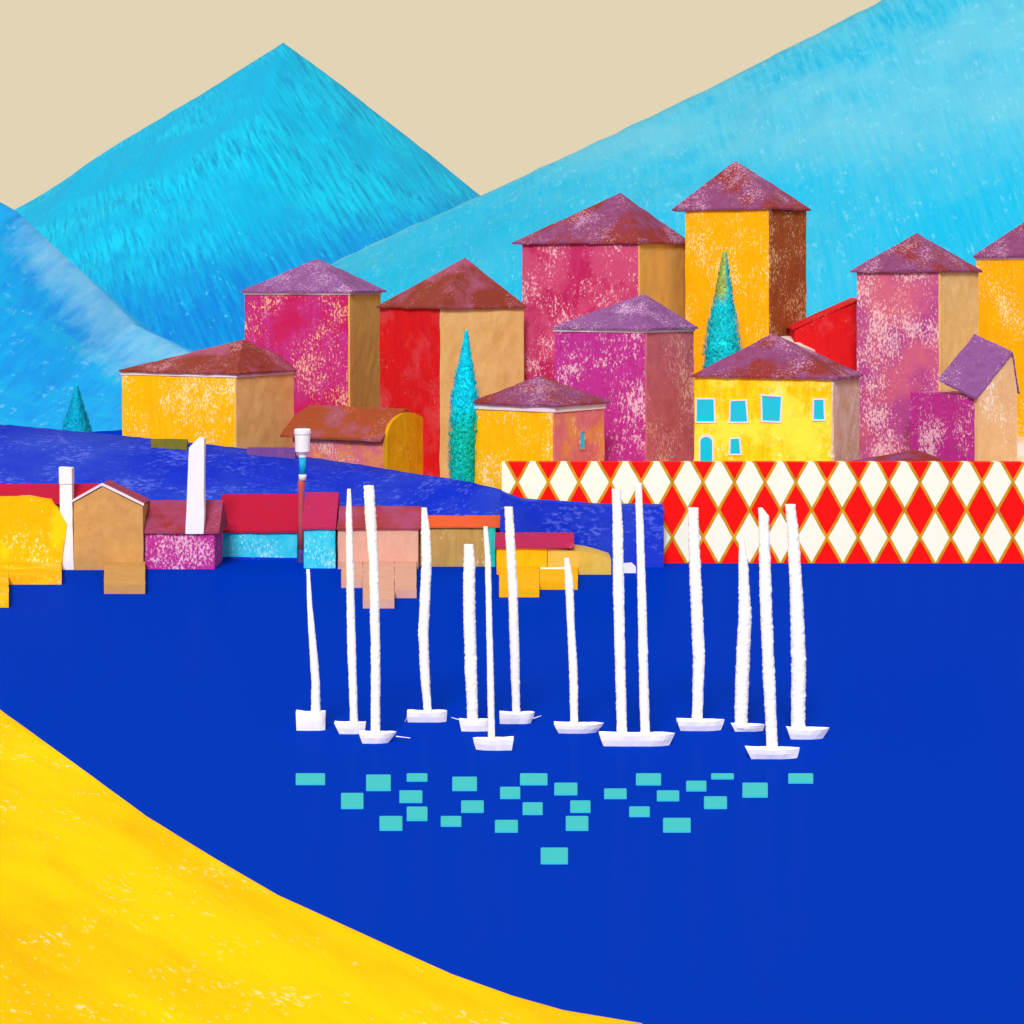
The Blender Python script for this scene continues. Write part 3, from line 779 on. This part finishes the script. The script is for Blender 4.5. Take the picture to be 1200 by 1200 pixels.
# ------------------------------------------------------------------ trees
def spire_tree(label, px, ytip, ybase, wpx, d, mat, zbase, shape, lean=0.0, n=3400, attr=None, leaf=.34, group=None):
    s_ = d/F
    z0 = zbase; zt_ = Z(ytip, d)
    t = thing('cypress_tree', label, 'tree', (X(px, d), d, z0), 0, group)
    h = zt_ - z0; zc0 = Z(ybase, d) - z0
    R = wpx/2*s_
    def rad(q): return max(.04, R*interp(shape, q))
    bm = bmesh.new()
    pts = [(0.42, -1), (.34, max(.6, zc0*.4)), (.26, max(1.2, zc0+.4)), (.12, zc0+(h-zc0)*.6)]
    lathe(bm, pts, 10)
    for k in range(7):         # short limbs
        an = k*2.4; zz_ = zc0 + .3 + k*(h-zc0)*.09
        e = Vector((math.cos(an), math.sin(an), 1.2))*rad((zz_-zc0)/(h-zc0))*.6
        b0 = Vector((0, 0, zz_)); side = Vector((-math.sin(an), math.cos(an), 0))*.09
        a1 = [bm.verts.new(b0+side), bm.verts.new(b0-side), bm.verts.new(b0+Vector((0, 0, .16)))]
        tp = bm.verts.new(b0+e)
        for i in range(3): bm.faces.new((a1[i], a1[(i+1) % 3], tp))
    obj('trunk', bm, M['bark'], t)
    bm = bmesh.new()
    lay = bm.verts.layers.float.new(attr[0]) if attr else None
    rnd = random.Random(int(px*7))
    core = []
    seg = 14
    for i in range(15):
        q = i/14
        r = rad(q)*.80
        core.append([bm.verts.new((lean*q + r*(1+.12*noise.noise(Vector((j*.9, i*.7, px))))*math.cos(2*math.pi*j/seg), r*math.sin(2*math.pi*j/seg), zc0+(h-zc0)*q*.985)) for j in range(seg)])
    for a_, b_ in zip(core, core[1:]):
        for j in range(seg): bm.faces.new((a_[j], a_[(j+1) % seg], b_[(j+1) % seg], b_[j]))
    bm.faces.new(core[0]); bm.faces.new(core[-1])
    for i in range(n):
        q = 1 - math.sqrt(rnd.random()) if shape[-1][1] < .2 and rnd.random() < .6 else rnd.random()
        q = min(q, .985)
        an = rnd.random()*2*math.pi
        lump = 1 + .10*noise.noise(Vector((math.cos(an)*2, math.sin(an)*2, q*9+px)))
        r = rad(q)*(.78 + .26*rnd.random())*lump
        c = Vector((lean*q + r*math.cos(an), r*math.sin(an), zc0 + (h-zc0)*q))
        up = Vector((math.cos(an)*.45+rnd.uniform(-.3, .3), math.sin(an)*.45+rnd.uniform(-.3, .3), 1)).normalized()
        sdv = up.cross(Vector((math.cos(an), math.sin(an), rnd.uniform(-.5, .5)))).normalized()
        L_ = leaf*rnd.uniform(.7, 1.5); w_ = L_*.42
        v4 = [bm.verts.new(c - up*L_*.5), bm.verts.new(c + sdv*w_), bm.verts.new(c + up*L_), bm.verts.new(c - sdv*w_)]
        bm.faces.new(v4)
    if lay:
        for v in bm.verts: v[lay] = attr[1](v.co.x, (v.co.z-zc0)/(h-zc0))
    me_o = obj('crown', bm, M[mat], t)
    return t

spire_tree('tall turquoise cypress standing before the red and tan house', 542, 387, 567, 36, 306, 'cypress', 7, [(0, .92), (.3, .96), (.5, 1.0), (.56, .97), (.7, .68), (.85, .34), (1, .03)], lean=.55, attr=('low', lambda x, q: 1-sm(.25, .6, q)))
spire_tree('turquoise and olive cypress before the tallest amber tower', 846, 295, 432, 46, 321, 'cypress_olive', zt(845, 321)-1, [(0, 1.0), (.2, .95), (.4, .78), (.6, .5), (.8, .3), (1, .04)], lean=.4,
           attr=('olive', lambda x, q: sm(.5, .7, q)*(1 if x < .5 else .25)))
spire_tree('small teal conifer alone at the foot of the blue hill', 90, 452, 512, 38, 352, 'conifer', 4, [(0, 1.0), (.3, .74), (.6, .42), (.85, .16), (1, .03)], n=2200)

# ------------------------------------------------------------------ boats
def tube_path(bm, pts, seg=18, step=.09, rough=.10, seed=0):
    """uneven round mast along (x, z, radius) points"""
    P_ = []
    for (x0, z0, r0), (x1, z1, r1) in zip(pts, pts[1:]):
        n = max(1, int(abs(z1-z0)/step))
        for i in range(n):
            t_ = i/n; P_.append((x0+(x1-x0)*t_, z0+(z1-z0)*t_, r0+(r1-r0)*t_))
    P_.append(pts[-1])
    rings = []
    for k, (x, z, r) in enumerate(P_):
        ring = []
        for j in range(seg):
            an = 2*math.pi*j/seg
            rr = r*(1 + rough*(.5*noise.noise(Vector((math.cos(an)*1.7, math.sin(an)*1.7, z*1.1+seed))) + .8*noise.noise(Vector((math.cos(an)*5, math.sin(an)*5, z*4+seed*2))) + .5*noise.noise(Vector((math.cos(an)*8, math.sin(an)*8, z*8+seed*3)))))
            ring.append(bm.verts.new((x + rr*math.cos(an), rr*math.sin(an), z)))
        rings.append(ring)
    for a_, b_ in zip(rings, rings[1:]):
        for j in range(seg): bm.faces.new((a_[j], a_[(j+1) % seg], b_[(j+1) % seg], b_[j]))
    bm.faces.new(rings[0]); bm.faces.new(rings[-1])

def hull_bm(Lt, Lb, sh, B, hgt, blunt, seed):
    """hull along x: deck from -Lt/2 to Lt/2, keel length Lb, pointed bow at +x"""
    bm = bmesh.new(); rows = []
    n = 16
    for i in range(n+1):
        q = i/n
        row = []
        for lev, (zf, wf) in enumerate(((-.45, .35), (0, .62), (.55, .88), (1, 1))):
            k = max(0, zf)
            Lk = Lb + (Lt-Lb)*k
            x = -Lk/2 + Lk*q + sh*(1-k)
            bw = B/2*wf*(min(1, .82+.5*q) if q < .5 else 1)*max(.03, (1-max(0, (q-.5)/.5)**(5 if blunt else 2.6)))
            z = hgt*zf + (hgt*.10*(2*q-1)**2 if lev == 3 else 0)
            row.append((x, bw, z))
        rows.append(row)
    vl = [[bm.verts.new((x, -b, z)) for x, b, z in r] for r in rows]
    vr = [[bm.verts.new((x, b, z)) for x, b, z in r] for r in rows]
    for i in range(n):
        for k in range(3):
            bm.faces.new((vl[i][k], vl[i+1][k], vl[i+1][k+1], vl[i][k+1]))
            bm.faces.new((vr[i][k], vr[i+1][k], vr[i+1][k+1], vr[i][k+1]))
        bm.faces.new((vl[i][0], vl[i+1][0], vr[i+1][0], vr[i][0]))
        # sunken deck inside a raised gunwale
    for i in (0, n):
        for k in range(3): bm.faces.new((vl[i][k], vr[i][k], vr[i][k+1], vl[i][k+1]))
    inn = []
    for i in range(n+1):
        xl_, bl_, zl_ = rows[i][3]
        x_ = xl_*.95; b_ = bl_*.86
        inn.append([bm.verts.new((x_, -b_, zl_)), bm.verts.new((x_, b_, zl_)), bm.verts.new((x_, -b_*.97, zl_-.12)), bm.verts.new((x_, b_*.97, zl_-.12))])
    for i in range(n):
        bm.faces.new((vl[i][3], vl[i+1][3], inn[i+1][0], inn[i][0])); bm.faces.new((vr[i][3], vr[i+1][3], inn[i+1][1], inn[i][1]))
        bm.faces.new((inn[i][0], inn[i+1][0], inn[i+1][2], inn[i][2])); bm.faces.new((inn[i][1], inn[i+1][1], inn[i+1][3], inn[i][3]))
        bm.faces.new((inn[i][2], inn[i+1][2], inn[i+1][3], inn[i][3]))
    for i in (0, n):
        bm.faces.new((vl[i][3], inn[i][0], inn[i][1], vr[i][3])); bm.faces.new((inn[i][0], inn[i][2], inn[i][3], inn[i][1]))
    jitter(bm, .035, 1.6, seed)
    return bm

def boat(label, deck, keel, ytop, ybot, masts, blunt=False, flip=False, sprit=None):
    d = DW(ybot) + .55; s_ = d/F
    cx = (deck[0]+deck[1])/2
    t = thing('sailing_boat', label, 'boat', (X(cx, d), d, 0), 0, 'white sailing boats moored in a cluster')
    Lt, Lb = (deck[1]-deck[0])*s_, (keel[1]-keel[0])*s_
    sh = ((keel[0]+keel[1])/2 - cx)*s_
    B = min(1.5, Lt*.42)
    hgt = max(.5, (ybot-ytop)*s_ - B*.17)
    bm = hull_bm(Lt, Lb, sh if not flip else -sh, B, hgt, blunt, cx*.1)
    if flip:
        for v in bm.verts: v.co.x = -v.co.x
    obj('hull', bm, M['chalk'], t)
    for mst in masts:
        bm = bmesh.new()
        pts = [((px-600)*s_-t.location.x, Z(py, d), w/2*s_) for px, py, w in mst]
        x_, z_, r_ = pts[-1]
        pts.append((x_, hgt*.5, r_))
        tube_path(bm, pts[::-1], rough=.18, seed=px_seed(mst))
        obj('mast', bm, M['chalk'], t, True)
    if sprit:
        (p0, q0), (p1, q1) = sprit
        a_ = Vector(((p0-600)*s_-t.location.x, 0, Z(q0, d))); b_ = Vector(((p1-600)*s_-t.location.x, -.3, Z(q1, d)))
        bm = bmesh.new(); sd_ = Vector((0, .045, 0)); up_ = Vector((0, 0, .045))
        v0 = [bm.verts.new(a_+k) for k in (sd_, up_, -sd_, -up_)]; v1 = [bm.verts.new(b_+k*.6) for k in (sd_, up_, -sd_, -up_)]
        for i in range(4): bm.faces.new((v0[i], v0[(i+1) % 4], v1[(i+1) % 4], v1[i]))
        bm.faces.new(v0); bm.faces.new(v1)
        obj('bowsprit', bm, M['chalk'], t)
    return t
def px_seed(m): return m[0][0]*.37

boat('blocky white boat with a short bent mast, leftmost of the fleet', (347, 382), (348, 381), 834, 857, [[(361, 667, 4), (363, 710, 6), (367, 760, 9), (370, 800, 10), (370, 838, 11)]], True)
boat('white boat with a thin mast just right of the leftmost boat', (392, 429), (398, 427), 846, 861, [[(409, 573, 4), (409, 600, 7), (410, 660, 9), (412, 760, 10), (415, 847, 9)]], sprit=((396, 861), (408, 863)))
boat('white boat under the orange roofed gap, tall mast beside the thin mast', (421, 465), (425, 455), 857, 872, [[(432, 569, 12), (434, 600, 13), (438, 660, 11), (440, 760, 11), (440, 858, 11)]], sprit=((464, 863), (481, 864)))
boat('white boat with a bulging mast before the khaki house', (477, 524), (478, 523), 832, 847, [[(497, 595, 6), (499, 625, 11), (500, 660, 12), (496, 740, 12), (498, 790, 11), (501, 833, 9)]], True, sprit=((478, 839), (473, 848)))
boat('white boat with a short thick mast left of the thin tall one', (538, 573), (541, 573), 843, 858, [[(549, 638, 11), (550, 660, 14), (550, 720, 14), (552, 790, 14), (554, 844, 12)]], True, sprit=((540, 844), (529, 840)))
boat('white boat nearer the reflections with a slim mast along the turquoise shutter', (554, 602), (558, 600), 864, 880, [[(569, 617, 5), (572, 660, 7), (573, 720, 7), (575, 800, 8), (576, 866, 8)]], flip=True)
boat('white boat with a straight mast before the mustard house', (585, 627), (586, 622), 834, 849, [[(596, 594, 10), (598, 630, 11), (601, 690, 11), (603, 760, 11), (605, 836, 9)]], True, sprit=((625, 842), (634, 838)))
boat('white boat with wide flat hull whose mast tops at the annex', (649, 708), (655, 698), 846, 860, [[(664, 654, 6), (667, 680, 10), (669, 730, 9), (672, 790, 10), (673, 848, 9)]])
boat('largest white boat, the only one with two masts', (702, 791), (707, 784), 858, 875, [[(722, 573, 10), (724, 620, 12), (725, 700, 13), (727, 790, 12), (729, 860, 12)], [(748, 566, 8), (750, 620, 9), (752, 690, 10), (754, 780, 11), (756, 860, 11)]], True)
boat('white boat right of the two-masted boat, mast before the red diamonds', (793, 849), (797, 845), 842, 857, [[(812, 595, 12), (813, 630, 13), (816, 700, 14), (819, 770, 14), (817, 845, 12)]], sprit=((795, 843), (792, 845)))
boat('white boat with a shorter spindle mast thickest at the foot', (857, 896), (861, 894), 848, 858, [[(869, 629, 5), (871, 660, 11), (873, 720, 15), (870, 790, 16), (868, 850, 15)]])
boat('white boat lying nearest the beach with the longest mast', (874, 937), (880, 934), 875, 890, [[(891, 595, 5), (895, 605, 12), (897, 690, 14), (901, 790, 14), (905, 878, 13)]])
boat('white boat with a thick leaning mast, rightmost of the fleet', (922, 972), (926, 964), 852, 867, [[(926, 591, 12), (929, 620, 13), (933, 690, 15), (936, 780, 17), (935, 855, 16)]])

# ------------------------------------------------------------------ light reflections on the water, built as thin turquoise slabs
mats = [
 (346.5, 906, 381, 919, 'wide turquoise reflection slab, alone at the left below the leftmost boat'),
 (399.6, 929, 426, 947, 'tall turquoise reflection slab, second from the left in the scattered field'),
 (429, 907.5, 458, 926, 'large squarish turquoise reflection slab in the top row, straight below the third boat'),
 (476.6, 906, 501, 915, 'thin turquoise reflection slab in the top row, topmost of a column of three'),
 (468, 926, 495, 940, 'turquoise reflection slab in the middle of a column of three, left half'),
 (476.6, 945, 501, 961, 'turquoise reflection slab at the bottom of a column of three, left half'),
 (444.7, 956, 471.6, 972.4, 'turquoise reflection slab in the lowest row, the leftmost there'),
 (530, 910, 559, 926, 'large turquoise reflection slab in the top row just left of the slim-masted boat'),
 (540.4, 937.8, 567, 951.5, 'turquoise reflection slab right under the large slab near the slim-masted boat'),
 (516.5, 956, 540.7, 967.7, 'small low turquoise reflection slab, second from the left in the lowest row'),
 (586, 921.8, 609.7, 935.3, 'turquoise reflection slab touching the lower left corner of a wider slab'),
 (609.4, 906, 641.6, 919.3, 'wide turquoise reflection slab in the top row left of the field middle'),
 (612.4, 940, 636, 954, 'turquoise reflection slab straight above the solitary frontmost slab, middle row'),
 (580, 960.6, 607, 974.6, 'turquoise reflection slab in the lowest row, nearest left of the solitary frontmost slab'),
 (633.6, 993, 665.6, 1011.5, 'solitary large turquoise reflection slab, frontmost of all, nearest the beach'),
 (649.5, 917, 676.7, 931, 'turquoise reflection slab below the wide flat-hulled boat, top of a column of three'),
 (668.2, 937.8, 692, 951.5, 'turquoise reflection slab directly above a taller slab, right of the field middle'),
 (663, 956, 689.5, 972.5, 'tall turquoise reflection slab in the lowest row, just right above the solitary slab'),
 (708, 923.8, 734.4, 935.4, 'turquoise reflection slab with free water round it, below the left end of the two-masted boat'),
 (745.2, 906, 774.7, 919.4, 'wide turquoise reflection slab in the top row below the two-masted boat'),
 (769.7, 926, 796, 938, 'turquoise reflection slab just below and right of the wide slab under the two-masted boat'),
 (737.3, 944.8, 761.5, 956.4, 'small turquoise reflection slab, upper left neighbour of the large slab in the lowest row'),
 (777, 958.2, 809.4, 974.5, 'large turquoise reflection slab in the lowest row, the rightmost there'),
 (804, 914.7, 827.8, 926.4, 'small turquoise reflection slab left below the thinnest slab'),
 (833.3, 906, 860, 912.4, 'thinnest turquoise reflection slab, a mere strip in the top row'),
 (825, 933, 852, 947, 'turquoise reflection slab well below the thinnest strip slab, right part of the field'),
 (870, 917, 899.8, 933.7, 'large turquoise reflection slab, second from the right, below the nearest boat'),
 (923.7, 906, 953, 917.3, 'turquoise reflection slab standing apart as the rightmost of the field'),
]
for (x0, y0, x1, y1, lb) in mats:
    th = .14
    # top face seen at rows y0..y1 (its height above the water taken into account)
    dn, df = F*(H-th)/(y1-1.2-HY), F*(H-th)/(y0-HY)
    cxp = (x0+x1)/2
    dm = (dn+df)/2
    cx_ = X(cxp, dm)
    poly = [(X(x0, dn)-cx_, dn-dm), (X(x1, dn)-cx_, dn-dm), (X(x1, df)-cx_, df-dm), (X(x0, df)-cx_, df-dm)]
    bm = prism_bm(poly, -.05, th, plane='xy', step=0)
    bmesh.ops.bevel(bm, geom=[e for e in bm.edges], offset=.04, segments=2, affect='EDGES')
    o = obj('water_reflection', bm, M['mat'])
    o.location = (cx_, dm, 0)
    tag(o, lb, 'floating mat', 'turquoise light reflections in front of the boats')
